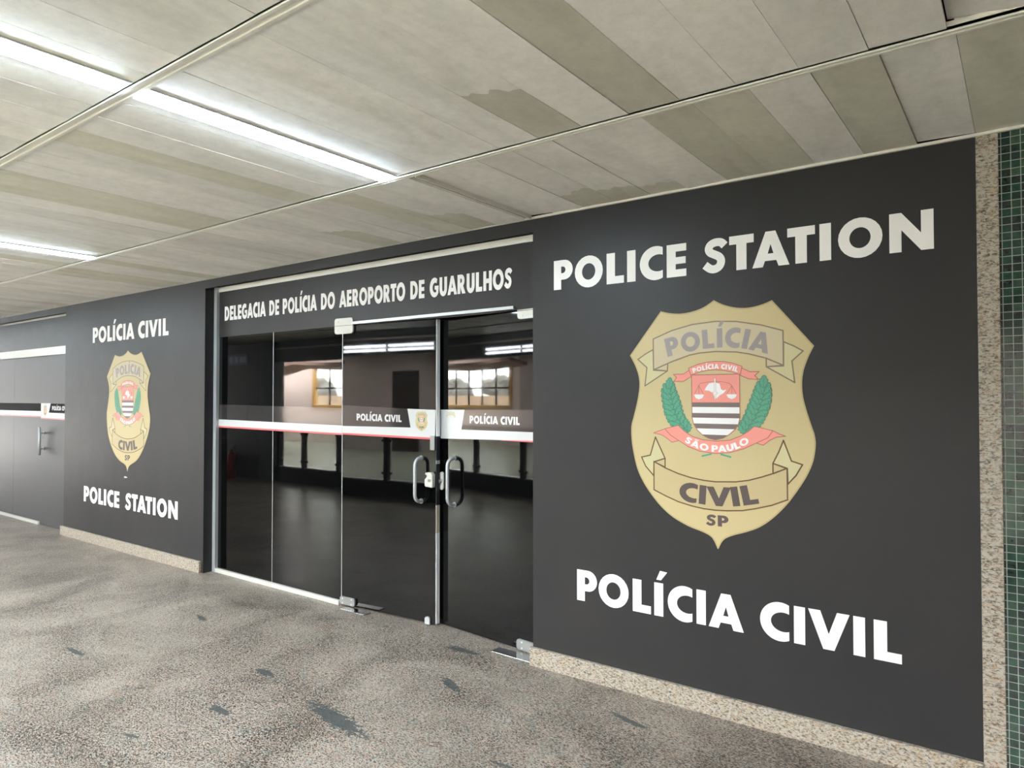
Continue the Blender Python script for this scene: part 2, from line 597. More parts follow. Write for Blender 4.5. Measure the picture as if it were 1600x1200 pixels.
S_PTS = smooth([(.66, .77), (.55, .875), (.38, .89), (.24, .83), (.185, .715), (.23, .61), (.36, .535), (.49, .46), (.555, .34),
                (.515, .19), (.39, .11), (.24, .12), (.07, .25)], 4)
GL = {
    'I': (.29, [[[(0, 0), (.29, 0), (.29, 1), (0, 1)]]]),
    'L': (.62, [[[(0, 0), (.62, 0), (.62, .24), (.30, .24), (.30, 1), (0, 1)]]]),
    'E': (.63, [[[(0, 0), (.63, 0), (.63, .225), (.29, .225), (.29, .39), (.61, .39), (.61, .60), (.29, .60), (.29, .775), (.63, .775), (.63, 1), (0, 1)]]]),
    'T': (.70, [[[(.205, 0), (.495, 0), (.495, .755), (.70, .755), (.70, 1), (0, 1), (0, .755), (.205, .755)]]]),
    'H': (.84, [[[(0, 0), (.28, 0), (.28, .385), (.56, .385), (.56, 0), (.84, 0), (.84, 1), (.56, 1), (.56, .615), (.28, .615), (.28, 1), (0, 1)]]]),
    'N': (.97, [[[(0, 0), (.27, 0), (.27, .56), (.70, 0), (.97, 0), (.97, 1), (.70, 1), (.70, .44), (.27, 1), (0, 1)]]]),
    'A': (1.01, [[[(0, 0), (.29, 0), (.35, .17), (.66, .17), (.72, 0), (1.01, 0), (.64, 1), (.37, 1)], [(.425, .37), (.505, .64), (.585, .37)]]]),
    'V': (1.01, [[[(.37, 0), (.64, 0), (1.01, 1), (.71, 1), (.505, .41), (.30, 1), (0, 1)]]]),
    'P': (.745, [[[(0, 0), (.29, 0), (.29, .33)] + arc(.41, .665, .335, .335, -90, 90, 16) + [(0, 1)],
                  [(.29, .55)] + arc(.35, .665, .115, .115, -90, 90, 10) + [(.29, .78)]]]),
    'R': (.83, [[[(0, 0), (.29, 0), (.29, .37), (.49, 0), (.83, 0), (.59, .415)] + arc(.41, .68, .32, .32, -50, 90, 14) + [(0, 1)],
                 [(.29, .565)] + arc(.35, .68, .115, .115, -90, 90, 10) + [(.29, .795)]]]),
    'D': (.87, [[[(0, 0)] + arc(.36, .5, .51, .5, -90, 90, 20) + [(0, 1)], [(.28, .235)] + arc(.33, .5, .25, .265, -90, 90, 14) + [(.28, .765)]]]),
    'O': (1.06, [[arc(.53, .5, .53, .53, 0, 345, 23) + [], arc(.53, .5, .255, .275, 0, 345, 23)]]),
    'C': (.77, [c_glyph(.77)]),
    'G': (1.0, [c_glyph(.84, True)]),
    'U': (.82, [[[(0, 1), (0, .40)] + arc(.41, .38, .41, .405, 180, 360, 18) + [(.82, 1), (.53, 1), (.53, .40)]
                 + arc(.41, .385, .12, .165, 0, -180, 10) + [(.29, 1)]]]),
    'S': (.735, [[thick(S_PTS, .235)]]),
}
ACUTE = [(.07, 1.09), (.22, 1.09), (.42, 1.35), (.19, 1.37)]
TILDE = thick([(.28, 1.13), (.40, 1.19), (.52, 1.15), (.64, 1.19), (.74, 1.22)], .09)
GL['\u00cd'] = (.29, GL['I'][1] + [[ACUTE]])
GL['\u00c3'] = (1.01, GL['A'][1] + [[TILDE]])
ROUND = set('OCGS')
SLANT = set('AVT')


def layout(text, space=.5, track=.085):
    """advance positions in cap heights: [(char, x)], total width"""
    x, out, prev = 0.0, [], None
    for ch in text:
        if ch == ' ':
            x += space
            prev = None
            continue
        if prev:
            g = track * 1.35
            if prev in ROUND:
                g -= track * .35
            if ch in ROUND:
                g -= track * .35
            if prev in SLANT:
                g -= track * .7
            if ch in SLANT:
                g -= track * .7
            if prev in 'LP' and ch in 'TVA':
                g -= track * .6
            x += g
        out.append((ch, x))
        x += GL[ch][0]
        prev = ch
    return out, x


def glyph(mb, ch, f, y, t):
    for loops in GL[ch][1]:
        mb.plate(loops, y, t, f)


def text_line(name_label, text, x0, x1, z0, cap, y, m, cols=None, slope=0.0, parent=None, t=0.0012, stagger=None):
    """a line of stuck-on letters between x0 and x1, each letter a part"""
    lay, W = layout(text)
    k = (x1 - x0) / W
    root = parent or thing('wall_lettering', name_label, 'lettering', (x0, y, z0))
    ox, oz = (x0, z0) if not parent else (0, 0)
    chars = [c for c in text if c != ' ']
    for i, (ch, px) in enumerate(lay):
        mb = MB()
        if cols:
            a, b = cols[i]
            w = (b - a) / GL[ch][0]
            f = lambda x, z, yy, a=a, w=w: (a + x * w - ox, yy, z * cap)
        else:
            f = lambda x, z, yy, px=px: (x0 + (px + x) * k - ox, yy, z * cap + (0 if not parent else z0) + slope * (px + x) * k)
        glyph(mb, ch, f, 0 if not parent else y, t)
        mb.build('letter', m, root)
    return root


# ------------------------------------------------------------------ badge
OUT_R = [(-10, 626), (38, 600), (103, 580), (167, 575), (229, 585), (278, 602), (373, 488), (466, 375), (441, 323), (420, 263), (412, 203), (416, 136), (433, 64), (455, -8), (466, -44), (470, -92), (459, -164), (432, -232), (390, -304), (336, -381), (270, -452), (209, -499), (146, -529), (76, -555), (30, -583), (4, -629)]
OUT_L = [(-10, 626), (-63, 595), (-125, 577), (-188, 571), (-252, 578), (-300, 591), (-390, 478), (-480, 364), (-448, 305), (-429, 249), (-425, 193), (-437, 116), (-461, 25), (-474, -24), (-473, -94), (-461, -171), (-439, -254), (-405, -321), (-360, -383), (-301, -446), (-236, -494), (-152, -532), (-76, -553), (-33, -571), (-13, -594), (4, -629)]


def corner_smooth(pts, corners):
    out, run = [], [pts[0]]
    for i in range(1, len(pts)):
        run.append(pts[i])
        if i in corners or i == len(pts) - 1:
            out += smooth(run, 4)[:-1]
            run = [pts[i]]
    return out + [pts[-1]]


OUTLINE = corner_smooth(OUT_R, {5, 7, 25}) + corner_smooth(OUT_L, {5, 7, 25})[::-1][1:-1]
TB = dict(front=[(-345, 448), (-238, 488), (-125, 513), (-2, 521), (102, 514), (228, 488), (330, 455), (331, 287), (252, 324), (165, 349), (101, 361), (-3, 367), (-84, 363), (-140, 354), (-239, 323), (-344, 282)],
          tl=[(-346, 391), (-390, 370), (-436, 341), (-383, 295), (-395, 196), (-265, 274), (-344, 280)], fl=[(-342, 283), (-262, 314), (-265, 274)],
          tr=[(332, 401), (378, 379), (421, 353), (370, 307), (382, 204), (250, 283), (331, 285)], fr=[(250, 324), (331, 287), (250, 283)])
BB = dict(front=[(-344, -210), (-278, -241), (-207, -266), (-136, -283), (-68, -292), (-7, -295), (97, -288), (161, -276), (223, -256), (284, -233), (344, -206), (345, -356), (271, -389), (191, -413), (128, -428), (51, -436), (-8, -439), (-69, -437), (-137, -428), (-207, -413), (-279, -388), (-344, -361)],
          tl=[(-280, -190), (-335, -79), (-365, -177), (-416, -190), (-393, -237), (-346, -286), (-344, -212)], fl=[(-343, -211), (-280, -190), (-280, -237)],
          tr=[(278, -186), (306, -129), (328, -73), (364, -170), (414, -185), (384, -238), (347, -281), (345, -208)], fr=[(278, -186), (344, -206), (278, -235)])
RR = dict(front=[(-147, 285), (-99, 304), (-51, 314), (-4, 317), (43, 314), (88, 305), (132, 288), (123, 246), (81, 261), (36, 270), (-4, 274), (-44, 272), (-85, 265), (-135, 249)],
          tl=[(-143, 276), (-175, 256), (-231, 255), (-213, 238), (-229, 218), (-176, 217), (-131, 243)],
          tr=[(130, 280), (171, 260), (216, 261), (194, 240), (213, 222), (164, 225), (119, 245)])
CREST = [(-131, 250), (119, 250), (120, 34), (113, 2), (96, -26), (66, -53), (34, -72), (-5, -83), (-40, -76), (-73, -60), (-101, -35), (-121, -4), (-129, 30)]
MAPP = [(-62, 170), (-53, 186), (-38, 205), (-8, 210), (17, 203), (25, 175), (35, 169), (52, 173), (38, 155), (18, 144), (0, 127), (-13, 142), (-21, 158), (-38, 168)]
SWORD = [(-10, 231), (-3, 231), (-2, 161), (7, 158), (7, 152), (-2, 152), (-4, 122), (-10, 122), (-11, 152), (-19, 154), (-19, 160), (-10, 161)]
PANL = [(-118, 149), (-64, 149), (-72, 131), (-91, 123), (-109, 131)]
PANR = [(52, 149), (106, 149), (98, 132), (79, 124), (61, 132)]
LR = dict(front=[(-205, -13), (-170, -44), (-128, -69), (-73, -84), (-6, -89), (66, -82), (124, -58), (162, -34), (191, -9), (279, -28), (255, -63), (199, -91), (137, -122), (66, -144), (-7, -152), (-87, -144), (-150, -123), (-202, -93), (-248, -66), (-281, -33)],
          tl=[(-281, -33), (-345, -57), (-299, -65), (-267, -84), (-241, -103), (-202, -93), (-248, -66)],
          tr=[(279, -28), (309, -43), (339, -53), (294, -59), (264, -75), (233, -100), (199, -91), (255, -63)])
STEMS = [[(-27, -151), (-79, -164), (-78, -173), (-25, -158)], [(20, -150), (75, -162), (74, -171), (19, -158)]]
LAU_L = [(-251, 225), (-258, 178), (-251, 137), (-240, 96), (-230, 56), (-212, 16), (-184, -17), (-153, -50)]
LAU_R = [(239, 230), (235, 180), (226, 136), (216, 99), (201, 61), (182, 20), (156, -16), (137, -48)]


def crest_band(z0, z1):
    """slice of the crest outline between two heights"""
    def clip(poly, keep, zc):
        out = []
        for i, a in enumerate(poly):
            b = poly[(i + 1) % len(poly)]
            if keep(a[1]):
                out.append(a)
            if keep(a[1]) != keep(b[1]):
                t = (zc - a[1]) / (b[1] - a[1])
                out.append((a[0] + (b[0] - a[0]) * t, zc))
        return out
    return clip(clip(CREST, lambda z: z <= z1, z1), lambda z: z >= z0, z0)


def leaf_cluster(sp, side):
    """oak-like lobed leaves up a sprig, drawn from base to tip"""
    leaves = []
    pts = smooth(sp, 3)[::-1]
    n = 10
    for i in range(n):
        a = pts[int(i * (len(pts) - 4) / (n - 1))]
        b = pts[min(int(i * (len(pts) - 4) / (n - 1)) + 3, len(pts) - 1)]
        ang = math.atan2(b[1] - a[1], b[0] - a[0])
        sz = (64, 70, 76, 82, 85, 85, 82, 76, 66, 62)[i]
        for s in ((-1, 1) if i < n - 1 else (0,)):
            th = ang + s * (0.72 - .035 * i)
            lobes = [(0, .02), (.14, .24), (.22, .19), (.40, .38), (.48, .26), (.66, .33), (.74, .19), (.90, .16), (1, 0)]
            up_ = [(u, v) for u, v in lobes]
            dn = [(u, -v) for u, v in reversed(lobes[1:-1])]
            poly = [(a[0] + sz * (u * math.cos(th) - v * math.sin(th)), a[1] + sz * (u * math.sin(th) + v * math.cos(th))) for u, v in up_ + dn]
            vein = [(a[0] + sz * .08 * math.cos(th), a[1] + sz * .08 * math.sin(th)), (a[0] + sz * .8 * math.cos(th), a[1] + sz * .8 * math.sin(th))]
            leaves.append((poly, vein))
    return leaves


def badge_text(base, tops, text, caps, widths=None):
    """glyph placements along a curve: base = polyline of the baseline"""
    lay, W = layout(text, .42, .10)
    curve = smooth(base, 8)
    L = [0]
    for a, b in zip(curve, curve[1:]):
        L.append(L[-1] + math.hypot(b[0] - a[0], b[1] - a[1]))
    k = L[-1] / W
    res = []
    for ch, px in lay:
        s = (px + GL[ch][0] / 2) * k
        i = max(0, min(len(curve) - 2, next((j for j in range(len(L) - 1) if L[j + 1] >= s), len(L) - 2)))
        a, b = curve[i], curve[i + 1]
        u = (s - L[i]) / max(L[i + 1] - L[i], 1e-6)
        c = (a[0] + (b[0] - a[0]) * u, a[1] + (b[1] - a[1]) * u)
        th = math.atan2(b[1] - a[1], b[0] - a[0])
        cw = GL[ch][0] / 2

        def f(x, z, yy, c=c, th=th, k=k, cw=cw, cap=caps):
            X, Z = (x - cw) * k, z * cap
            return ((c[0] + X * math.cos(th) - Z * math.sin(th)) * .001, yy, (c[1] + X * math.sin(th) + Z * math.cos(th)) * .001)
        res.append((ch, f))
    return res


def mm(x, z, y):
    return (x * .001, y, z * .001)


T_TOP = badge_text([(-262, 349), (-130, 375), (0, 386), (120, 380), (258, 345)], None, 'POL\u00cdCIA', 98)
T_BOT = badge_text([(-205, -402), (-100, -413), (0, -417), (100, -409), (212, -386)], None, 'CIVIL', 97)
T_SP = badge_text([(-58, -520), (0, -519), (59, -518)], None, 'SP', 56)
T_RIB = badge_text([(-120, 259), (-71, 272), (-4, 279), (62, 273), (108, 260)], None, 'POL\u00cdCIA CIVIL', 25)
T_SAO = badge_text([(-172, -98), (-110, -127), (-40, -142), (40, -141), (110, -122), (168, -90)], None, 'S\u00c3O PAULO', 34)

E1 = 0.0003


def badge_pieces():
    """yields (part, sub, material, drawing function) from the back forward"""
    P = []
    add = lambda part, sub, m, fn: P.append((part, sub, m, fn))
    add('shield', None, B_GOLD, lambda b: b.plate([OUTLINE], -.0012, .0012, mm))
    add('shield', 'border', B_EDGE, lambda b: b.stroke(OUTLINE, 7, -.0016, E1, True, mm))
    for nm, D, mf, mt, ml, w in (('banner', TB, B_FADE, B_TAIL, B_LINEF, 6.5), ('banner', BB, B_BAN, B_TAIL, B_LINE, 6.5)):
        def front(b, D=D):
            b.plate([D['front']], -.0022, E1, mm)
            for k in ('fl', 'fr'):
                b.plate([D[k]], -.0020, E1, mm)
        def lines(b, D=D, w=w):
            for k in ('tl', 'tr'):
                b.stroke(D[k], w, -.0021, E1, True, mm)
            for k in ('fl', 'fr'):
                b.stroke(D[k], w, -.0023, E1, True, mm)
            b.stroke(D['front'], w, -.0025, E1, True, mm)
        key = 'upper' if D is TB else 'lower'
        add(('banner', key), None, mf, front)
        for k in ('tl', 'tr'):
            add(('banner', key), 'tail', mt, lambda b, D=D, k=k: b.plate([D[k]], -.0018, E1, mm))
        add(('banner', key), 'outline', ml, lines)
        T, mt2 = (T_TOP, B_GREY) if D is TB else (T_BOT, B_DARK)
        for ch, f in T:
            add(('banner', key), 'letter', mt2, lambda b, ch=ch, f=f: glyph(b, ch, f, -.0029, E1))
    for sp, sd in ((LAU_L, 1), (LAU_R, -1)):
        lv = leaf_cluster(sp, sd)
        def leaves(b, lv=lv):
            for i, (poly, v) in enumerate(lv):
                b.plate([poly], -.0018 - i * .00008, .0001, mm)
        def veins(b, lv=lv):
            for i, (poly, v) in enumerate(lv):
                b.stroke(poly, 3.0, -.00182 - i * .00008, .00002, True, mm)
                b.stroke(v, 2.2, -.00182 - i * .00008, .00002, False, mm)
        add(('laurel_branch', sd), None, B_GREEN, leaves)
        add(('laurel_branch', sd), 'outline', B_GLINE, veins)
    for k, s in enumerate(STEMS):
        add(('laurel_branch', 1 - 2 * k), 'stem', B_GREEN, lambda b, s=s: b.plate([s], -.0018, E1, mm))
    add('crest', None, B_RED, lambda b: b.plate([CREST], -.0019, E1, mm))
    for z0, z1, m in ((84, 108, B_STRIPE), (53, 84, B_WHITE), (29, 53, B_STRIPE), (-1, 29, B_WHITE), (-26, -1, B_STRIPE), (-57, -26, B_WHITE), (-83, -57, B_STRIPE)):
        add('crest', 'stripe', m, lambda b, z0=z0, z1=z1: b.plate([crest_band(z0, z1)], -.0022, E1, mm))
    add('crest', 'state_map', B_WHITE, lambda b: b.plate([MAPP], -.0022, E1, mm))
    add('crest', 'sword', B_WHITE, lambda b: b.plate([SWORD], -.0027, E1, mm))
    def scale_lines(b):
        for ln in ([(-6, 215), (-45, 212), (-82, 206), (-92, 195)], [(-6, 215), (35, 212), (68, 204), (80, 193)],
                   [(-92, 195), (-116, 149)], [(-92, 195), (-91, 149)], [(-92, 195), (-66, 149)],
                   [(80, 193), (54, 149)], [(80, 193), (79, 149)], [(80, 193), (104, 149)]):
            b.stroke(ln, 2.0, -.0024, E1, False, mm)
        b.stroke(SWORD, 1.3, -.0029, .0001, True, mm)
    add('crest', 'scale_beam', B_RLINE, scale_lines)
    for p in (PANL, PANR):
        add('crest', 'scale_pan', B_WHITE, lambda b, p=p: b.plate([p], -.0025, E1, mm))
    add('crest', 'outline', B_RLINE, lambda b: b.stroke(CREST, 4, -.0024, E1, True, mm))
    for key, D, T in (('upper', RR, T_RIB), ('lower', LR, T_SAO)):
        def rf(b, D=D):
            b.plate([D['front']], -.0024, E1, mm)
            for k in ('tl', 'tr'):
                b.plate([D[k]], -.0022, E1, mm)
        def ro(b, D=D):
            b.stroke(D['front'], 3.6, -.0026, E1, True, mm)
            for k in ('tl', 'tr'):
                b.stroke(D[k], 3.6, -.00235, .0002, True, mm)
        add(('ribbon', key), None, B_RED, rf)
        add(('ribbon', key), 'outline', B_RLINE, ro)
        for ch, f in T:
            add(('ribbon', key), 'letter', B_WHITE, lambda b, ch=ch, f=f: glyph(b, ch, f, -.0029, E1))
    for ch, f in T_SP:
        add('initial_%s' % ch, None, B_DARK, lambda b, ch=ch, f=f: glyph(b, ch, f, -.0016, E1))
    return P


def make_badge(label, loc):
    root = thing('police_badge', label, 'badge', loc)
    parts = {}
    for part, sub, m, fn in badge_pieces():
        b = MB()
        fn(b)
        nm = part[0] if isinstance(part, tuple) else part
        if nm.startswith('initial'):
            nm = 'letter'
        if sub is None:
            parts[part] = b.build(nm, m, root)
        else:
            b.build(sub, m, parts[part])
    return root


def emblem_mesh(parent, x, y, z, s, drop=()):
    """the whole badge as one small sticker part"""
    mats, mb = [], MB()
    for part, sub, m, fn in badge_pieces():
        if m not in mats:
            mats.append(m)
        mb.mi = mats.index(m)
        fn(mb)
    for v in mb.bm.verts:
        v.co = Vector((x + v.co.x * s, y + v.co.y * max(s, .25), z + v.co.z * s))
    return mb.build('emblem', mats, parent)


# ================================================================== THE SETTING
HC = 2.70                     # ceiling height
Y_END = -4.5                  # corridor's open side
XL, XR = -24.0, 5.0

# floor of corridor and of the hall beyond the guard rail
struct(boxo('floor', M_FLOOR, (XL, XR, -4.6, .5, -.2, 0)))
struct(boxo('floor_hall', M_TERR, (XL - 3, XR, -12.6, -4.6, -.2, -.002)))

# front wall boards
struct(boxo('wall_right', M_BOARD, (-2.40, -.155, 0, .09, 0, HC)))
struct(boxo('trim_9', M_BOARD, (-2.40, -.156, -.0005, 0, 1.388, 1.3895)))
struct(boxo('wall_left', M_BOARD, (-9.10, -6.07, 0, .09, 0, HC)))
struct(boxo('wall_header', M_BOARD, (-6.07, -2.40, 0, .02, 2.612, HC)))
struct(boxo('wall_header_far', M_BOARD, (XL, -9.10, 0, .02, 2.612, HC)))
struct(boxo('wall_back', M_VOID, (XL, XR, .42, .5, 0, 3.0)))
struct(boxo('wall_mosaic', M_MOS, (-.078, XR, .004, .42, 0, HC)))
struct(boxo('trim_1', M_GRAN, (-.155, -.078, -.004, .42, 0, HC), bevel=.002))
struct(boxo('baseboard_right', M_GRAN, (-2.41, -.155, -.024, 0, 0, .108), bevel=.0015))
struct(boxo('baseboard_left', M_GRAN, (-9.13, -6.10, -.024, 0, 0, .105), bevel=.0015))
struct(boxo('wall_end_left', noisy('grey_end_plaster', (0.11, 0.108, 0.106), (0.135, 0.132, 0.13), 1.0), (XL - 3.2, XL - 3, -12.6, .5, 0, 3.3)))
struct(boxo('wall_end_right', M_DARKWALL, (XR, XR + .2, -12.6, .5, 0, 3.3)))
# pale angle where ceiling meets wall
struct(boxo('trim_2', M_RAIL, (XL, XR, -.016, 0, HC - .012, HC)))

# ceiling: metal panels in rows between rails, each with its own tone
ROWS = [(-1.028, -.016), (-2.288, -1.036), (-3.558, -2.296), (-4.48, -3.566)]
PITCH_X, SEAM0 = .2085, -.160
TONES = {  # (row, index right of seam k): tone of the stained panels, k counts leftward from x = -0.16
    (0, 0): .80, (0, 1): .98, (0, 2): .72, (0, 3): .96, (0, 4): .76, (0, 5): .70, (0, 6): .97, (0, 7): .92, (0, 8): .95, (0, 9): .90,
    (1, 0): .88, (1, 1): .93, (1, 2): .90, (1, 3): .97, (1, 4): .98, (1, 5): .66, (1, 6): 1.0, (1, 7): .98, (1, 8): .95, (1, 9): 1.02,
}
mb = MB()
lay = mb.bm.faces.layers.float_color.new('tone')
for r, (ya, yb) in enumerate(ROWS):
    for k in range(-24, 116):
        s0, pt = ((-.155, .2085), (-.175, .2095), (-.09, .209), (-.13, .209))[r]
        xb = s0 - pt * (k - 1) - .0008
        xa = s0 - pt * k + .0008
        rnd = random.Random(r * 1000 + k)
        t = TONES.get((r, k), rnd.choice([.80, .88, .93, .97, 1.0, 1.02, .95]))
        near = r in (1, 2) and any(abs((xa + xb) / 2 - lx) < .36 for lx in (-2.55, -5.85))
        dz = [0.0 if near else rnd.uniform(-.002, .002) for _ in range(4)]
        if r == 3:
            t *= .62  # outermost row darkened in colour so the panes mirror it dark
        z = HC
        if r == 0 and k >= 12:
            z = HC - .010
        if r == 0 and k == 11:
            dz = [.012, .004, .004, .010]
        if r == 0 and k == 6:
            dz = [-.004, 0, 0, -.007]
        if r == 1 and k == 0:
            dz = [.030, .000, .000, .032]
        if r == 0 and k == 1:
            dz = [.006, .0, .002, .009]
        if xb < XL or xa > XR:
            continue
        fix = any(abs((xa + xb) / 2 - lx) < .105 for lx in (-2.55, -5.85, -9.15, -12.45, -15.75, -19.05)) and r in (1, 2)
        segs = [(xa, xb)]
        if fix:      # the panel around a recessed lamp is cut back to the lamp's frame
            lx = min((-2.55, -5.85, -9.15, -12.45, -15.75, -19.05), key=lambda q: abs(q - (xa + xb) / 2))
            segs = [s for s in ((xa, min(xb, lx - .062)), (max(xa, lx + .062), xb)) if s[1] - s[0] > .004]
        for sa, sb in segs:
            if not fix:
                for lx in (-2.55, -5.85, -9.15, -12.45, -15.75, -19.05):
                    if r in (1, 2) and sa < lx - .062 < sb:
                        sb = lx - .062
                    elif r in (1, 2) and sa < lx + .062 < sb:
                        sa = lx + .062
            GRIME = {(1, 7): (-1.52, .10, .66), (0, 8): (-.24, .05, .72), (0, 9): (-.30, -.06, .70), (0, 7): (-.17, .02, .78), (0, 13): (-.40, .1, .74), (0, 17): (-.5, .12, .72)}
            strips = []
            if (r, k) in GRIME:      # water stain creeping over one end of the panel, with a wavy tide line
                yc, tilt, tg = GRIME[(r, k)]
                m = 9
                for i in range(m):
                    x0_, x1_ = sa + (sb - sa) * i / m, sa + (sb - sa) * (i + 1) / m
                    e = [yc + tilt * (q / m - .5) + .018 * math.sin(q * 1.9 + k) + .012 * math.sin(q * .8) for q in (i, i + 1)]
                    strips.append((x0_, x1_, ya, ya, e[0], e[1], t))
                    strips.append((x0_, x1_, e[0], e[1], yb, yb, tg))
            else:
                strips.append((sa, sb, ya, ya, yb, yb, t))
            zz = lambda x, y: z + (dz[0] * (sb - x) + dz[1] * (x - sa)) / (sb - sa) * (yb - y) / (yb - ya) + (dz[3] * (sb - x) + dz[2] * (x - sa)) / (sb - sa) * (y - ya) / (yb - ya)
            for (xa_, xb_, y0a, y0b, y1a, y1b, tt) in strips:
                p = [(xa_, y0a, zz(xa_, y0a)), (xb_, y0b, zz(xb_, y0b)), (xb_, y1b, zz(xb_, y1b)), (xa_, y1a, zz(xa_, y1a))]
                fs = mb.hexa(p + [(q[0], q[1], q[2] + .014) for q in p])
                c = (.88 * tt, .852 * tt, .825 * tt * (1 if tt > .85 else .90), 1)
                for f in fs:
                    f[lay] = c
ceil = struct(mb.build('ceiling', M_CEIL))
struct(boxo('ceiling_slab', M_VOID, (XL, XR, -4.6, .5, 2.95, 3.05)))


def rail(name, yc, x0=XL, x1=XR, w=.034):
    k = MB()
    k.box(x0, x1, yc - w / 2, yc - w / 2 + .012, HC - .012, HC + .02)
    k.box(x0, x1, yc + w / 2 - .012, yc + w / 2, HC - .012, HC + .02)
    k.box(x0, x1, yc - w / 2, yc + w / 2, HC - .006, HC + .004)
    return struct(k.build(name, M_RAIL))


rail('trim_3', -1.032)
rail('trim_4', -2.292, w=.044)
rail('trim_5', -3.562, w=.044)
struct(boxo('trim_7', M_RAIL, (-.157, .046, -1.040, -1.034, HC, HC + .034)))
# hanging edge of the lowered panel run
struct(boxo('trim_6', M_RAIL, (-2.408, -2.399, -1.010, -.016, HC - .013, HC + .012)))

# ================================================================== STOREFRONT BETWEEN THE BOARDS
GY = .115
fg = thing('glass_partition', 'black fixed glass panes between the left board and the double glass door', 'partition', (-6.07, .12, 0))


def rel(b, o):
    return (b[0] - o[0], b[1] - o[0], b[2] - o[1], b[3] - o[1], b[4] - o[2], b[5] - o[2])


O = (-6.07, .12, 0)
for a, b in ((-6.02, -5.188), (-5.184, -4.292)):
    boxo('pane', M_GLASS, rel((a, b, GY, GY + .010, .03, 2.165), O), fg)
boxo('jamb', M_ALU, rel((-6.069, -6.022, .086, .125, 0, 2.626), O), fg)['label'] = 'pale aluminium side jamb'
boxo('sill', M_SILL, rel((-6.022, -4.292, .088, .128, 0, .034), O), fg, .002)['label'] = 'cream bottom profile'
boxo('joint', M_ALU, rel((-5.1885, -5.1835, GY - .001, GY + .009, .034, 2.165), O), fg)
sl = (1.386 - 1.404) / 1.81
for (nm, m, z0, z1, yo) in (('smoked_band', M_SMOKE, 1.404, 1.541, .0006), ('white_stripe', M_DECALW, 1.344, 1.404, .0010), ('red_line', M_RED, 1.330, 1.344, .0010)):
    k = MB()
    xa, xb = -6.022, -4.292
    k.plate([[(xa - O[0], z0), (xb - O[0], z0 + sl * (xb - xa)), (xb - O[0], z1 + sl * (xb - xa)), (xa - O[0], z1)]], GY - yo - O[1], .0004)
    k.build(nm, m, fg)

hd = thing('sign_header', 'long charcoal header panel lettered DELEGACIA above the glass', 'sign', (-4.2, .11, 2.165))
O2 = (-4.2, .11, 2.165)
boxo('panel', M_BOARD, rel((-6.022, -2.30, .113, .125, 2.165, HC), O2), hd)
boxo('top_strip', M_CREAM, rel((-6.022, -2.30, .105, .113, 2.584, 2.626), O2), hd)['label'] = 'cream strip along the top edge'
boxo('bottom_strip', M_ALU, rel((-4.155, -2.62, .098, .20, 2.168, 2.188), O2), hd)['label'] = 'pale door head profile'
lay_, W_ = layout('DELEGACIA DE POL\u00cdCIA DO AEROPORTO DE GUARULHOS', .62, .10)
kx = (5.933 - 2.640) / W_
for ch, px in lay_:
    k = MB()
    glyph(k, ch, lambda x, z, yy, px=px: (-5.933 + (px + x) * kx - O2[0], yy, 2.3135 + z * .130 - .002 * (px + x) * kx - O2[2]), .113 - .0014 - O2[1], .0013)
    k.build('letter', M_WHITE, hd)


def d_handle(parent, x, y, z0, z1, out=.07, r=.0125):
    """pull handle bent at both ends; stands out toward -y"""
    k = MB()
    pts = [(x, y, z0)]
    rb = .052
    for i in range(9):
        a = R(90 * i / 8)
        pts.append((x, y - (out - rb) - rb * math.sin(a), z0 + rb - rb * math.cos(a)))
    for i in range(9):
        a = R(90 * i / 8)
        pts.append((x, y - (out - rb) - rb * math.cos(a), z1 - rb + rb * math.sin(a)))
    pts.append((x, y, z1))
    k.tube(pts, r, 16)
    h = k.build('handle', M_HANDLE, parent)
    k = MB()
    for z in (z0, z1):
        k.tube([(x, y, z), (x, y - .006, z)], r * 1.5, 16)
    k.build('handle_rose', M_STEEL, h)
    return h


def patch(parent, x0, x1, y, z0, z1, m, nm='patch_hinge', screws=True, split=None):
    k = MB()
    q = min(.022, (z1 - z0) * .3)
    k.plate([arc(x0 + q, z0 + q, q, q, 180, 270, 6) + arc(x1 - q, z0 + q, q, q, 270, 360, 6) + arc(x1 - q, z1 - q, q, q, 0, 90, 6) + arc(x0 + q, z1 - q, q, q, 90, 180, 6)], y - .018, .015)
    h = k.build(nm, m, parent, .003)
    if split:
        boxo('joint_line', M_DARKM, (x0 + .004, x1 - .004, y - .0186, y - .012, split - .0015, split + .0015), h)
    if screws:
        s = MB()
        for fx in (.2, .8):
            for fz in (.22, .78):
                s.tube([(x0 + (x1 - x0) * fx, y - .0205, z0 + (z1 - z0) * fz), (x0 + (x1 - x0) * fx, y - .017, z0 + (z1 - z0) * fz)], .006, 10)
        s.build('screw', M_HOUSING, h)
    return h


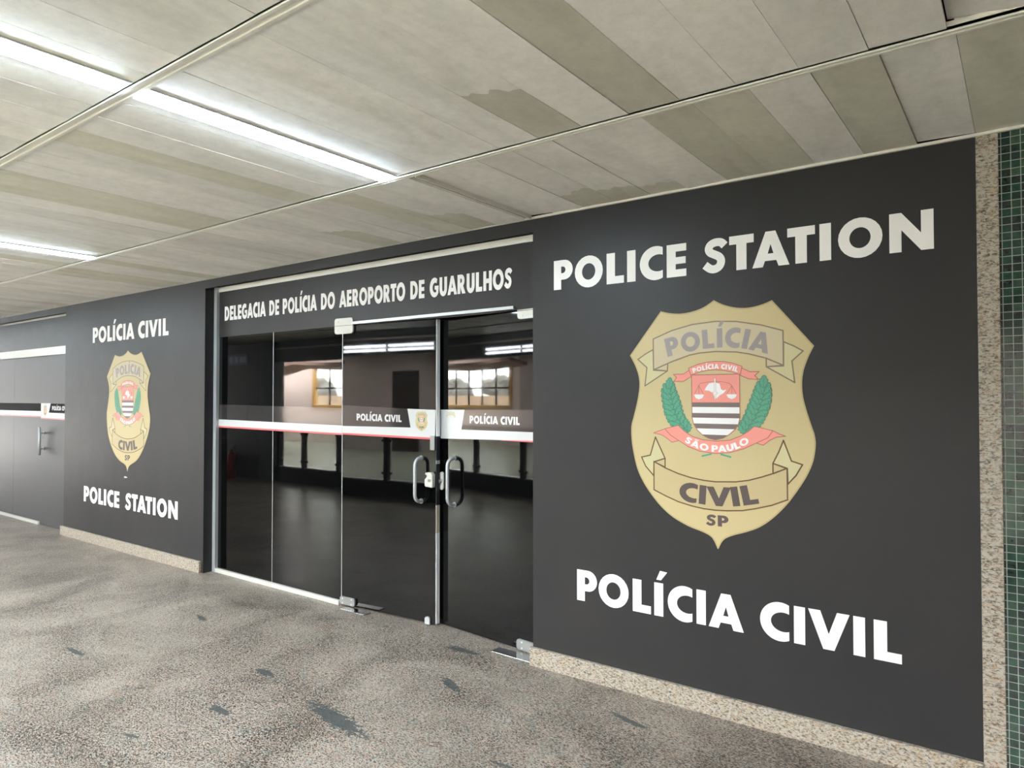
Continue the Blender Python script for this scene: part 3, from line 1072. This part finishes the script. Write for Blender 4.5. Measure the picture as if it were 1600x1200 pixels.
# ---- left leaf: hinge at its left edge, pushed in a little
LW = .94
dl = thing('glass_door', 'left leaf of the black double glass door, gold crest sticker by its edge', 'door', (-4.288, .115, 0), R(3.5))
boxo('pane', M_GLASS, (.004, LW, 0, .010, .012, 2.160), dl)
boxo('hinge_joint', M_ALU, (-.001, .004, -.001, .009, .02, 2.165), dl)
for z0, z1, m, lb in ((.012, .65, M_EDGE, 'white lower edge profile'), (.65, .845, M_BEIGE, 'yellowed edge profile'), (.845, 1.135, M_RUBBER, 'dark edge profile'),
                      (1.135, 1.16, M_DECALW, 'white edge clip'), (1.16, 1.33, M_RUBBER, 'dark edge profile'), (1.33, 2.160, M_EDGE, 'white upper edge profile')):
    boxo('edge_profile', m, (LW, LW + .004, -.002, .036, z0, z1), dl)['label'] = lb
DL = [('smoked_band', M_SMOKE, [(.004, 1.384), (.702, 1.387), (.672, 1.523), (.004, 1.546)], .0006),
      ('white_stripe', M_DECALW, [(.004, 1.331), (.930, 1.320), (.934, 1.517), (.672, 1.523), (.702, 1.387), (.004, 1.384)], .0010),
      ('red_line', M_RED, [(.004, 1.317), (.885, 1.306), (.885, 1.3205), (.004, 1.331)], .0012)]
for nm, m, pl, yo in DL:
    k = MB()
    k.plate([pl], -yo, .0004)
    k.build(nm, m, dl)
for ch, px in layout('POL\u00cdCIA CIVIL', .45, .10)[0]:
    k = MB()
    kx = .457 / layout('POL\u00cdCIA CIVIL', .45, .10)[1]
    glyph(k, ch, lambda x, z, yy, px=px: (.158 + (px + x) * kx, yy, 1.430 + z * .052 - .012 * (px + x) * kx), -.0016, .0006)
    k.build('letter', M_DECALW, dl)
emblem_mesh(dl, .806, -.0012, 1.434, .118)
d_handle(dl, .805, 0, .865, 1.172)
patch(dl, -.070, .128, -.001, 2.100, 2.222, M_LOCK, split=2.163)['label'] = 'ivory upper patch hinge'
patch(dl, .002, .160, -.001, .012, .072, M_STEEL)['label'] = 'steel bottom pivot plate'
k = MB()
k.plate([[(.848, .004), (.892, .004), (.892, .040)] + arc(.870, .040, .022, .016, 0, 180, 8)], -.012, .012)
k.build('floor_bolt', M_ALU, dl, .002)
boxo('edge_clip', M_STEEL, (.889, .930, -.008, .012, 1.232, 1.333), dl, .002)
k = MB()
k.plate([[(.862, .985), (.868, .975), (.928, .970), (.932, .975), (.932, 1.060), (.915, 1.078), (.868, 1.074), (.866, 1.060), (.880, 1.058), (.880, 1.045), (.862, 1.025)]], -.034, .034)
lk = k.build('lock_case', M_LOCK, dl, .004)
k = MB()
k.tube([(.905, -.040, 1.020), (.905, -.033, 1.020)], .011, 16)
k.build('keyhole', M_STEEL, lk)

# ---- right leaf: hinge at its right edge, pushed in further
RW = 1.0425
TH = R(-6)
hx, hy = -2.33, .12
ox, oy = hx - RW * math.cos(TH), hy - RW * math.sin(TH)
dr = thing('glass_door', 'right leaf of the black double glass door with faded crest sticker, pushed inward', 'door', (ox, oy, 0), TH)
boxo('pane', M_GLASS, (0, RW, 0, .010, .006, 2.155), dr)
u = lambda a: RW + a
DRP = [('smoked_band', M_SMOKE, [(u(-.819), 1.383), (u(-.02), 1.386), (u(-.02), 1.528), (u(-.787), 1.520)], .0006),
       ('white_stripe', M_DECALW, [(.002, 1.330), (.006, 1.318), (.016, 1.313), (u(-.02), 1.334), (u(-.02), 1.386), (u(-.819), 1.382), (u(-.787), 1.520), (.002, 1.518)], .0010),
       ('red_line', M_RED, [(u(-.46), 1.3225), (u(-.02), 1.321), (u(-.02), 1.335), (u(-.40), 1.3265)], .0012)]
for nm, m, pl, yo in DRP:
    k = MB()
    k.plate([pl], -yo, .0004)
    k.build(nm, m, dr)
for ch, px in layout('POL\u00cdCIA CIVIL', .45, .10)[0]:
    k = MB()
    kx = .459 / layout('POL\u00cdCIA CIVIL', .45, .10)[1]
    glyph(k, ch, lambda x, z, yy, px=px: (u(-.737) + (px + x) * kx, yy, 1.428 + z * .052 - .002 * (px + x) * kx), -.0016, .0006)
    k.build('letter', M_DECALW, dr)
fe = MB()
sc_ = .118
ff = lambda x, z, y: (u(-.925) + x * .001 * sc_, y, 1.436 + z * .001 * sc_)
fe.plate([[p for p in OUTLINE if p[1] > 180] + [(-425, 180), (410, 180)]][:1] if False else [TB['front']], -.0014, .0003, ff)
for kk in ('tl', 'tr'):
    fe.plate([TB[kk]], -.0014, .0003, ff)
fe.plate([[p for p in OUT_R if p[1] > 480] + [(330, 470), (0, 540), (-345, 470)] + [p for p in OUT_L[::-1] if p[1] > 480][:-1]], -.0014, .0003, ff)
fe.build('emblem', B_PALE, dr)['label'] = 'bleached, half vanished crest'
fe = MB()
fe.stroke(LAU_L, 40, -.0014, .0003, False, ff)
fe.stroke(LAU_R, 40, -.0014, .0003, False, ff)
fe.stroke(RR['front'], 10, -.0014, .0003, True, ff)
fe.build('emblem_trace', B_PALER, dr)
d_handle(dr, u(-.885), 0, .858, 1.180)
patch(dr, u(-.282), u(-.05), -.001, 2.105, 2.205, M_LOCK, split=2.157)['label'] = 'ivory upper patch hinge'
patch(dr, u(-.29), u(-.06), -.001, .008, .075, M_STEEL)['label'] = 'steel bottom pivot plate'
k = MB()
k.plate([arc(.030, .968, .018, .018, 180, 360, 10) + arc(.030, 1.060, .018, .018, 0, 180, 10)], -.012, .012)
kp = k.build('strike_plate', M_LOCK, dr, .003)
boxo('latch', M_STEEL, (-.006, .036, -.030, -.012, 1.000, 1.022), kp, .004)

# metal floor spring covers in the granite under the hinges
k = MB()
k.hexa([(-2.74, .012, .0005), (-2.42, .004, .0005), (-2.42, .098, .0005), (-2.73, .098, .0005),
        (-2.74, .012, .006), (-2.42, .004, .006), (-2.42, .098, .006), (-2.73, .098, .006)])
tag(k.build('floor_spring', M_PLATE, None, .002), 'dark chrome floor spring cover at the foot of the right door leaf', 'door closer')
k = MB()
k.hexa([(-4.20, .030, .0005), (-3.93, .030, .0005), (-3.93, .098, .0005), (-4.20, .098, .0005),
        (-4.20, .030, .006), (-3.93, .030, .006), (-3.93, .098, .006), (-4.20, .098, .006)])
tag(k.build('floor_spring', M_PLATE, None, .002), 'dark chrome floor spring cover at the foot of the left door leaf', 'door closer')

# ================================================================== WALL LETTERING AND BADGES
text_line('large white POLICE STATION lettering across the top of the right board', 'POLICE STATION', -2.247, -.308, 2.241, .173, -.0014, M_WHITE,
          cols=[(-2.247, -2.117), (-2.102, -1.918), (-1.893, -1.785), (-1.765, -1.714), (-1.688, -1.554), (-1.531, -1.422), (-1.333, -1.205), (-1.194, -1.072), (-1.079, -.903), (-.912, -.787), (-.767, -.717), (-.687, -.504), (-.477, -.308)])
RC = [(-2.091, -1.961), (-1.95, -1.763), (-1.738, -1.631), (-1.611, -1.56), (-1.534, -1.399), (-1.376, -1.327), (-1.312, -1.134), (-1.054, -.918), (-.896, -.846), (-.832, -.654), (-.639, -.591), (-.556, -.447)]
text_line('large white POL\u00cdCIA CIVIL lettering low on the right board', 'POL\u00cdCIA CIVIL', -2.091, -.447, .440, .175, -.0014, M_WHITE, cols=RC)
LC = [(a - 6.290 + (a + 2.091) * .006, b - 6.290 + (b + 2.091) * .006) for a, b in RC]
text_line('white POL\u00cdCIA CIVIL lettering above the badge on the left board', 'POL\u00cdCIA CIVIL', -8.381, -6.720, 2.216, .170, -.0014, M_WHITE, cols=LC)
PS = [(-2.247, -2.117), (-2.102, -1.918), (-1.893, -1.785), (-1.765, -1.714), (-1.688, -1.554), (-1.531, -1.422), (-1.333, -1.205), (-1.194, -1.072), (-1.079, -.903), (-.912, -.787), (-.767, -.717), (-.687, -.504), (-.477, -.308)]
PSL = [(-8.56 + (a + 2.247) * 1.03 + (.05 if i > 5 else 0) * .8, -8.56 + (b + 2.247) * 1.03 + (.05 if i > 5 else 0) * .8) for i, (a, b) in enumerate(PS)]
text_line('white POLICE STATION lettering below the badge on the left board', 'POLICE STATION', -8.56, -6.524, .440, .172, -.0014, M_WHITE, cols=PSL)
big = make_badge('large gold police shield badge in the middle of the right board', (-1.265, -.0003, 1.470))
small = copy_tree(big)
small.location = (-7.540, -.0003, 1.470)
small['label'] = 'gold police shield badge on the left board, between its two lines of lettering'
# scuffs where the vinyl of the left board is rubbed through
for i, (x, z, w, h) in enumerate(((-8.28, 1.612, .10, .010), (-8.06, 1.606, .06, .014), (-7.58, .775, .07, .018))):
    k = MB()
    pts = [(x + w / 2 * math.cos(a) * (1 + .3 * math.sin(3 * a + i)), z + h / 2 * math.sin(a)) for a in [2 * math.pi * j / 14 for j in range(14)]]
    k.plate([pts], -.0004, .0003)
    tag(k.build('scuff_mark', M_DARKM if i < 2 else M_HOUSING), ('black scuff left of the badge on the left board, farther from it', 'black scuff left of the badge on the left board, next to its edge', 'pale scuff just under the tip of the left badge')[i], 'scuff')

# ================================================================== FAR LEFT STOREFRONT
fl = thing('glass_partition', 'grey filmed fixed glass at the far left edge beyond the left board', 'partition', (-10.1, .12, 0))
O3 = (-10.1, .12, 0)
M_FILM = mat('grey_filmed_glass', (0.055, 0.055, 0.057), 0.45, 0.25, ior=1.5)
for a, b in ((-11.02, -10.10), (-11.95, -11.023), (-12.9, -11.953), (-13.9, -12.903)):
    boxo('pane', M_FILM, rel((a, b, GY, GY + .01, .03, 2.14), O3), fl)
boxo('sill', M_SILL, rel((-13.9, -10.10, .088, .128, 0, .034), O3), fl)
for (nm, m, z0, z1, yo) in (('black_band', M_SMOKEL, 1.435, 1.535, .0006), ('white_stripe', M_DECALW, 1.375, 1.435, .0010), ('red_line', M_RED, 1.360, 1.375, .0010)):
    boxo(nm, m, rel((-13.9, -10.105, GY - yo, GY - yo + .0004, z0, z1), O3), fl)
k = MB()
glyph(k, 'L', lambda x, z, yy: (-11.60 + x * .05 - O3[0], yy, 1.452 + z * .052), GY - .0016 - O3[1], .0006)
k.build('letter', M_DECALW, fl)
h2 = thing('sign_header', 'plain charcoal header panel above the far left glass', 'sign', (-11.5, .11, 2.14))
O4 = (-11.5, .11, 2.14)
boxo('panel', M_BOARD, rel((-13.9, -9.05, .113, .125, 2.235, HC), O4), h2)
boxo('top_strip', M_CREAM, rel((-13.9, -9.05, .105, .113, 2.605, 2.628), O4), h2)
boxo('bottom_beam', M_CREAM, rel((-13.9, -9.05, .085, .125, 2.138, 2.236), O4), h2)['label'] = 'cream beam along the bottom edge'
d3 = thing('glass_door', 'grey glass door at the far left edge with a chrome bar handle', 'door', (-10.09, .105, 0))
boxo('pane', M_FILM, (0, 1.04, 0, .01, .004, 2.145), d3)
bz = lambda x: 1.43 - .02 * x
for nm, m, pl, yo in (('black_band', M_SMOKEL, [(0, 1.42), (1.04, 1.415), (1.04, 1.53), (0, 1.535)], .0006),
                      ('white_stripe', M_DECALW, [(0, 1.357), (1.04, 1.345), (1.04, 1.415), (.245, 1.419), (.30, 1.537), (.0, 1.537)], .0010),
                      ('red_line', M_RED, [(0, 1.343), (1.04, 1.331), (1.04, 1.345), (0, 1.357)], .0010)):
    k = MB()
    k.plate([pl], -yo, .0004)
    k.build(nm, m, d3)
lay5, W5 = layout('POL\u00cdCIA CIVIL', .45, .10)
for ch, px in lay5:
    k = MB()
    glyph(k, ch, lambda x, z, yy, px=px: (.345 + (px + x) * .46 / W5, yy, 1.450 + z * .052), -.0016, .0006)
    k.build('letter', M_DECALW, d3)
emblem_mesh(d3, .135, -.0012, 1.445, .112)
k = MB()
k.tube([(.10, -.048, .885), (.10, -.048, 1.235)], .014, 14)
hb = k.build('handle', M_ALU, d3)
k = MB()
for z in (.965, 1.160):
    k.tube([(.10, 0, z), (.10, -.048, z)], .009, 12)
    k.tube([(.10, 0, z), (.10, -.008, z)], .018, 14)
k.build('standoff', M_STEEL, hb)

# ================================================================== CEILING LIGHTS
def ceiling_light(loc, label, L=1.215):
    root = thing('ceiling_light', label, 'light', loc, group='fluorescent strips in the corridor ceiling')
    k = MB()
    w = .060
    for s in (-1, 1):
        k.box(s * w - .004, s * w + .004, -L / 2, L / 2, -.006, .05)
    k.box(-w, w, -L / 2, -L / 2 + .012, -.004, .05)
    k.box(-w, w, L / 2 - .012, L / 2, -.004, .05)
    k.box(-w, w, -L / 2, L / 2, .045, .05)
    k.build('housing', M_HOUSING, root)
    k = MB()
    n = 6
    prof = [(.048 * math.cos(R(180 + 180 * i / n)), -.006 + .013 * math.sin(R(180 + 180 * i / n))) for i in range(n + 1)]
    pts = [(-.048, .02)] + prof + [(.048, .02)]
    for (xa, za), (xb, zb) in zip(pts, pts[1:]):
        k._faces([(xa, -L / 2 + .016, za), (xb, -L / 2 + .016, zb), (xb, L / 2 - .016, zb), (xa, L / 2 - .016, za)], [(0, 1, 2, 3)])
    for s in (-1, 1):
        yy = s * (L / 2 - .016)
        k._faces([(x, yy, z) for x, z in pts], [tuple(range(len(pts)))])
    k.build('diffuser', M_LAMP, root)
    return root


L1 = ceiling_light((-2.55, -1.661, HC), 'long lit ceiling strip ending near the wall, above the glass doors')
for loc, lb in (((-2.55, -2.928, HC), 'lit ceiling strip at the upper left, beyond the ceiling rail'),
                ((-5.85, -1.661, HC), 'small distant lit ceiling strip at the left edge'),
                ((-5.85, -2.928, HC), 'added, unseen lit ceiling strip outside the left edge, behind the distant one'),  # this and later strips are out of view, added for light
                ((-9.15, -1.661, HC), 'added, unseen lit ceiling strip far down the corridor'),
                ((-12.45, -1.661, HC), 'added, unseen lit ceiling strip far down the corridor, past the far left glass'),
                ((-15.75, -1.661, HC), 'second farthest of the added, unseen lit ceiling strips down the corridor'),
                ((-19.05, -1.661, HC), 'farthest of the added, unseen lit ceiling strips down the corridor')):
    c = copy_tree(L1)
    c.location = loc
    c['label'] = lb

# ================================================================== OPPOSITE SIDE (seen mirrored in the glass)
struct(boxo('wall_opposite_left', M_DARKWALL, (XL - 3, -12.24, -4.62, -4.46, 0, 3.05)))
struct(boxo('pillar', M_MOS if False else noisy('grey_mosaic', (0.13, 0.14, 0.14), (0.17, 0.18, 0.18), 20), (-12.24, -11.80, -4.70, -4.44, 0, 3.05)))
struct(boxo('beam', noisy('green_grey_beam', (0.20, 0.235, 0.225), (0.24, 0.27, 0.26), 2), (-11.80, XR, -4.62, -4.50, 2.30, 3.05)))
gr = thing('guard_rail', 'black guard rail with glass panels along the open side of the corridor', 'railing', (-6, -4.55, 0))
O6 = (-6, -4.55, 0)
boxo('curb', M_DARKM, rel((-11.8, XR, -4.60, -4.50, 0, .275), O6), gr)
boxo('curb_cap', M_ALU, rel((-11.8, XR, -4.575, -4.525, .275, .290), O6), gr)
boxo('handrail', M_DARKM, rel((-11.8, XR, -4.585, -4.515, 1.06, 1.11), O6), gr)
posts = [-11.72, -10.95, -9.95, -8.92, -7.70, -6.55, -5.4, -4.25, -3.1, -1.95, -.8, .35, 1.5, 2.65, 3.8, 4.9]
for p in posts:
    boxo('post', M_DARKM, rel((p - .045, p + .045, -4.585, -4.515, .275, 1.06), O6), gr)
for a, b in zip(posts, posts[1:]):
    g = boxo('glass_panel', M_CLEAR, rel((a + .06, b - .06, -4.554, -4.546, .31, 1.02), O6), gr)
    k = MB()
    for x0, x1 in ((a + .04, a + .10), (b - .10, b - .04)):
        for z in (.40, .92):
            k.box(x0 - O6[0], x1 - O6[0], -.018, .018, z - .018, z + .018)
    k.build('clamp', M_DARKM, g)

# hall beyond: far wall with windows, ceiling with skylights added for daylight
YW = -12.5
WINS = [(-26.6, -23.1, 1.26, 2.78), (-21.0, -16.94, 1.26, 2.78)]
k = MB()
xs = [XL - 3]
for a, b, z0, z1 in WINS:
    k.box(xs[-1], a, YW - .15, YW, 0, 3.3)
    k.box(a, b, YW - .15, YW, 0, z0)
    k.box(a, b, YW - .15, YW, z1, 3.3)
    xs.append(b)
k.box(xs[-1], -16.55, YW - .15, YW, 0, 3.3)
struct(k.build('wall_hall_far', M_SMOKEW))
struct(boxo('wall_hall_right', M_DIMPLASTER, (-16.55, XR, YW - .15, YW, 0, 3.3)))
for i, (a, b, z0, z1) in enumerate(WINS):
    k = MB()
    t = .11
    k.box(a, a + t, YW - .1, YW + .05, z0, z1)
    k.box(b - t, b, YW - .1, YW + .05, z0, z1)
    k.box(a, b, YW - .1, YW + .05, z0, z0 + t * .8)
    k.box(a, b, YW - .1, YW + .05, z1 - t, z1)
    w = struct(k.build('window_%d' % (i + 1), M_YELLOW))
    k = MB()
    n = 5
    for j in range(1, n):
        x = a + t + (b - a - 2 * t) * j / n
        k.box(x - .03, x + .03, YW - .06, YW - .02, z0 + .08, z1 - t)
    k.box(a + t, b - t, YW - .062, YW - .018, 1.93, 1.985)
    k.build('glazing_bar', M_DARKM, w)
    boxo('window_pane', M_CLEAR, (a + t, b - t, YW - .045, YW - .037, z0 + .08, z1 - t), w)
door = struct(boxo('door_1', mat('dark_brown_door', (0.035, 0.026, 0.022), 0.4), (-14.04, -13.07, YW, YW + .05, 0, 2.42)))
k = MB()
k.tube([(-13.95, YW + .05, 1.05), (-13.95, YW + .09, 1.05), (-13.83, YW + .09, 1.05)], .012, 8)
k.build('door_handle', M_STEEL, door)
# hall ceiling with the added skylight openings
k = MB()
cuts = sorted(ADDED_SKYLIGHTS)
ys = (-12.6, -4.6)
x_prev = XL - 3
for (xa, xb, ya, yb) in cuts:
    k.box(x_prev, xa, ys[0], ys[1], 3.05, 3.2)
    k.box(xa, xb, ys[0], ya, 3.05, 3.2)
    k.box(xa, xb, yb, ys[1], 3.05, 3.2)
    x_prev = xb
k.box(x_prev, XR, ys[0], ys[1], 3.05, 3.2)
struct(k.build('ceiling_hall', M_HALLCEIL))


bl = thing('strip_light', 'long strip light on the beam opposite, mirrored in both door leaves', 'light', (-7.60, -4.50, 2.40))
boxo('housing', M_HOUSING, (-.95, .95, 0, .05, -.06, .07), bl)
for z in (-.035, .035):
    k = MB()
    k.tube([(-.92, .065, z), (.92, .065, z)], .016, 10)
    tb = k.build('tube', M_HALLLAMP, bl)
    k = MB()
    for x in (-.93, 0, .93):
        k.box(x - .02, x + .02, .05, .085, z - .02, z + .02)
    k.build('holder', M_DECALW, tb)
struct(boxo('trim_8', M_SMOKEW, (-11.80, XR, -4.50, -4.485, 2.545, 2.575)))
# curved canopy hanging before the far wall
k = MB()
n = 24
for i in range(n):
    xa, xb = -24.5 + 9.5 * i / n, -24.5 + 9.5 * (i + 1) / n
    z = lambda x: 2.62 - .30 * math.sin(math.pi * min(1, max(0, (x + 24.5) / 4.6))) - .10 * math.sin(math.pi * min(1, max(0, (x + 19.9) / 4.9)))
    k.hexa([(xa, -11.4, z(xa)), (xb, -11.4, z(xb)), (xb, -10.7, z(xb) + .12), (xa, -10.7, z(xa) + .12),
            (xa, -11.4, z(xa) + .10), (xb, -11.4, z(xb) + .10), (xb, -10.7, z(xb) + .22), (xa, -10.7, z(xa) + .22)])
tag(k.build('hall_canopy', noisy('rosewood_canopy', (0.26, 0.17, 0.14), (0.32, 0.21, 0.17), 3)), 'curved brownish canopy hung before the hall windows', 'canopy')


def extinguisher(x, label):
    r = thing('fire_extinguisher', label, 'fire extinguisher', (x, -4.22, 0), group='fire extinguishers')
    k = MB()
    k.lathe([(.07, 0), (.085, .01), (.085, .42), (.075, .47), (.04, .51), (.028, .53)])
    k.build('cylinder', M_EXT, r)
    k = MB()
    k.tube([(0, 0, .53), (0, 0, .58)], .022, 10)
    k.box(-.015, .11, -.012, .012, .575, .60)
    k.build('valve', M_DARKM, r)
    k = MB()
    k.tube(smooth_3([(.02, 0, .56), (.14, 0, .66), (.22, .02, .50), (.17, .05, .22), (.10, .06, .10)]), .013, 8)
    k.build('hose', M_RUBBER, r)
    return r


def smooth_3(pts):
    a = smooth([(p[0], p[2]) for p in pts], 6)
    b = smooth([(p[1], 0) for p in pts], 6)
    return [(p[0], q[0], p[1]) for p, q in zip(a, b)]


extinguisher(-13.45, 'red fire extinguisher by the dark wall, farther from the pillar')
extinguisher(-12.85, 'red fire extinguisher by the dark wall, next to the pillar')
sg = thing('wall_sign', 'small blue and white sign high on the dark wall opposite', 'sign', (-13.0, -4.455, 2.28))
boxo('panel', M_SIGNB, (-.34, .34, 0, .01, 0, .22), sg)
k = MB()
for x in (-.24, -.05, .12, .24):
    k.box(x - .05, x + .04, .01, .012, .05, .17)
k.build('symbol', M_DECALW, sg)
sg = thing('wall_notice', 'small white and red notice on the dark wall opposite', 'notice', (-13.6, -4.455, 1.83))
boxo('panel', M_DECALW, (-.12, 0, 0, .008, 0, .21), sg)
boxo('red_field', M_EXT, (0, .12, 0, .008, 0, .21), sg)

# outdoors past the windows
struct(boxo('ground', M_GROUND, (-60, 20, -60, -12.65, -.3, -.01)))
struct(boxo('wall_yard', M_TAN, (-55, 5, -19.2, -19.0, 0, 1.72)))
rt_ = random.Random(3)
for i in range(9):
    x = (-44.4, -41.6, -38.9, -36.3, -34.2, -31.7, -29.0, -25.5, -20.5)[i]
    r = thing('yard_tree', ('leafy tree behind the yard wall, seen through the hall windows'), 'tree', (x, -25 + (2.2 if i == 4 else 0) + rt_.uniform(-.5, .5), 0), group='trees behind the yard wall')
    k = MB()
    k.tube([(0, 0, 0), (.05, 0, 1.2), (0, .05, 2.2)], [.16, .12, .08], 8)
    k.build('trunk', M_BARK, r)
    k = MB()
    for j in range(20):
        c = Vector((rt_.uniform(-.8, .8), rt_.uniform(-.8, .8), rt_.uniform(1.5, 3.2) * (.60 if i == 4 else .80 if i in (3, 5) else .95)))
        bmesh.ops.create_icosphere(k.bm, subdivisions=2, radius=rt_.uniform(.30, .55), matrix=Matrix.Translation(c))
    for v in k.bm.verts:
        v.co += Vector((rt_.uniform(-.08, .08), rt_.uniform(-.08, .08), rt_.uniform(-.08, .08)))
    k.build('foliage', M_LEAF, r, recalc=False)
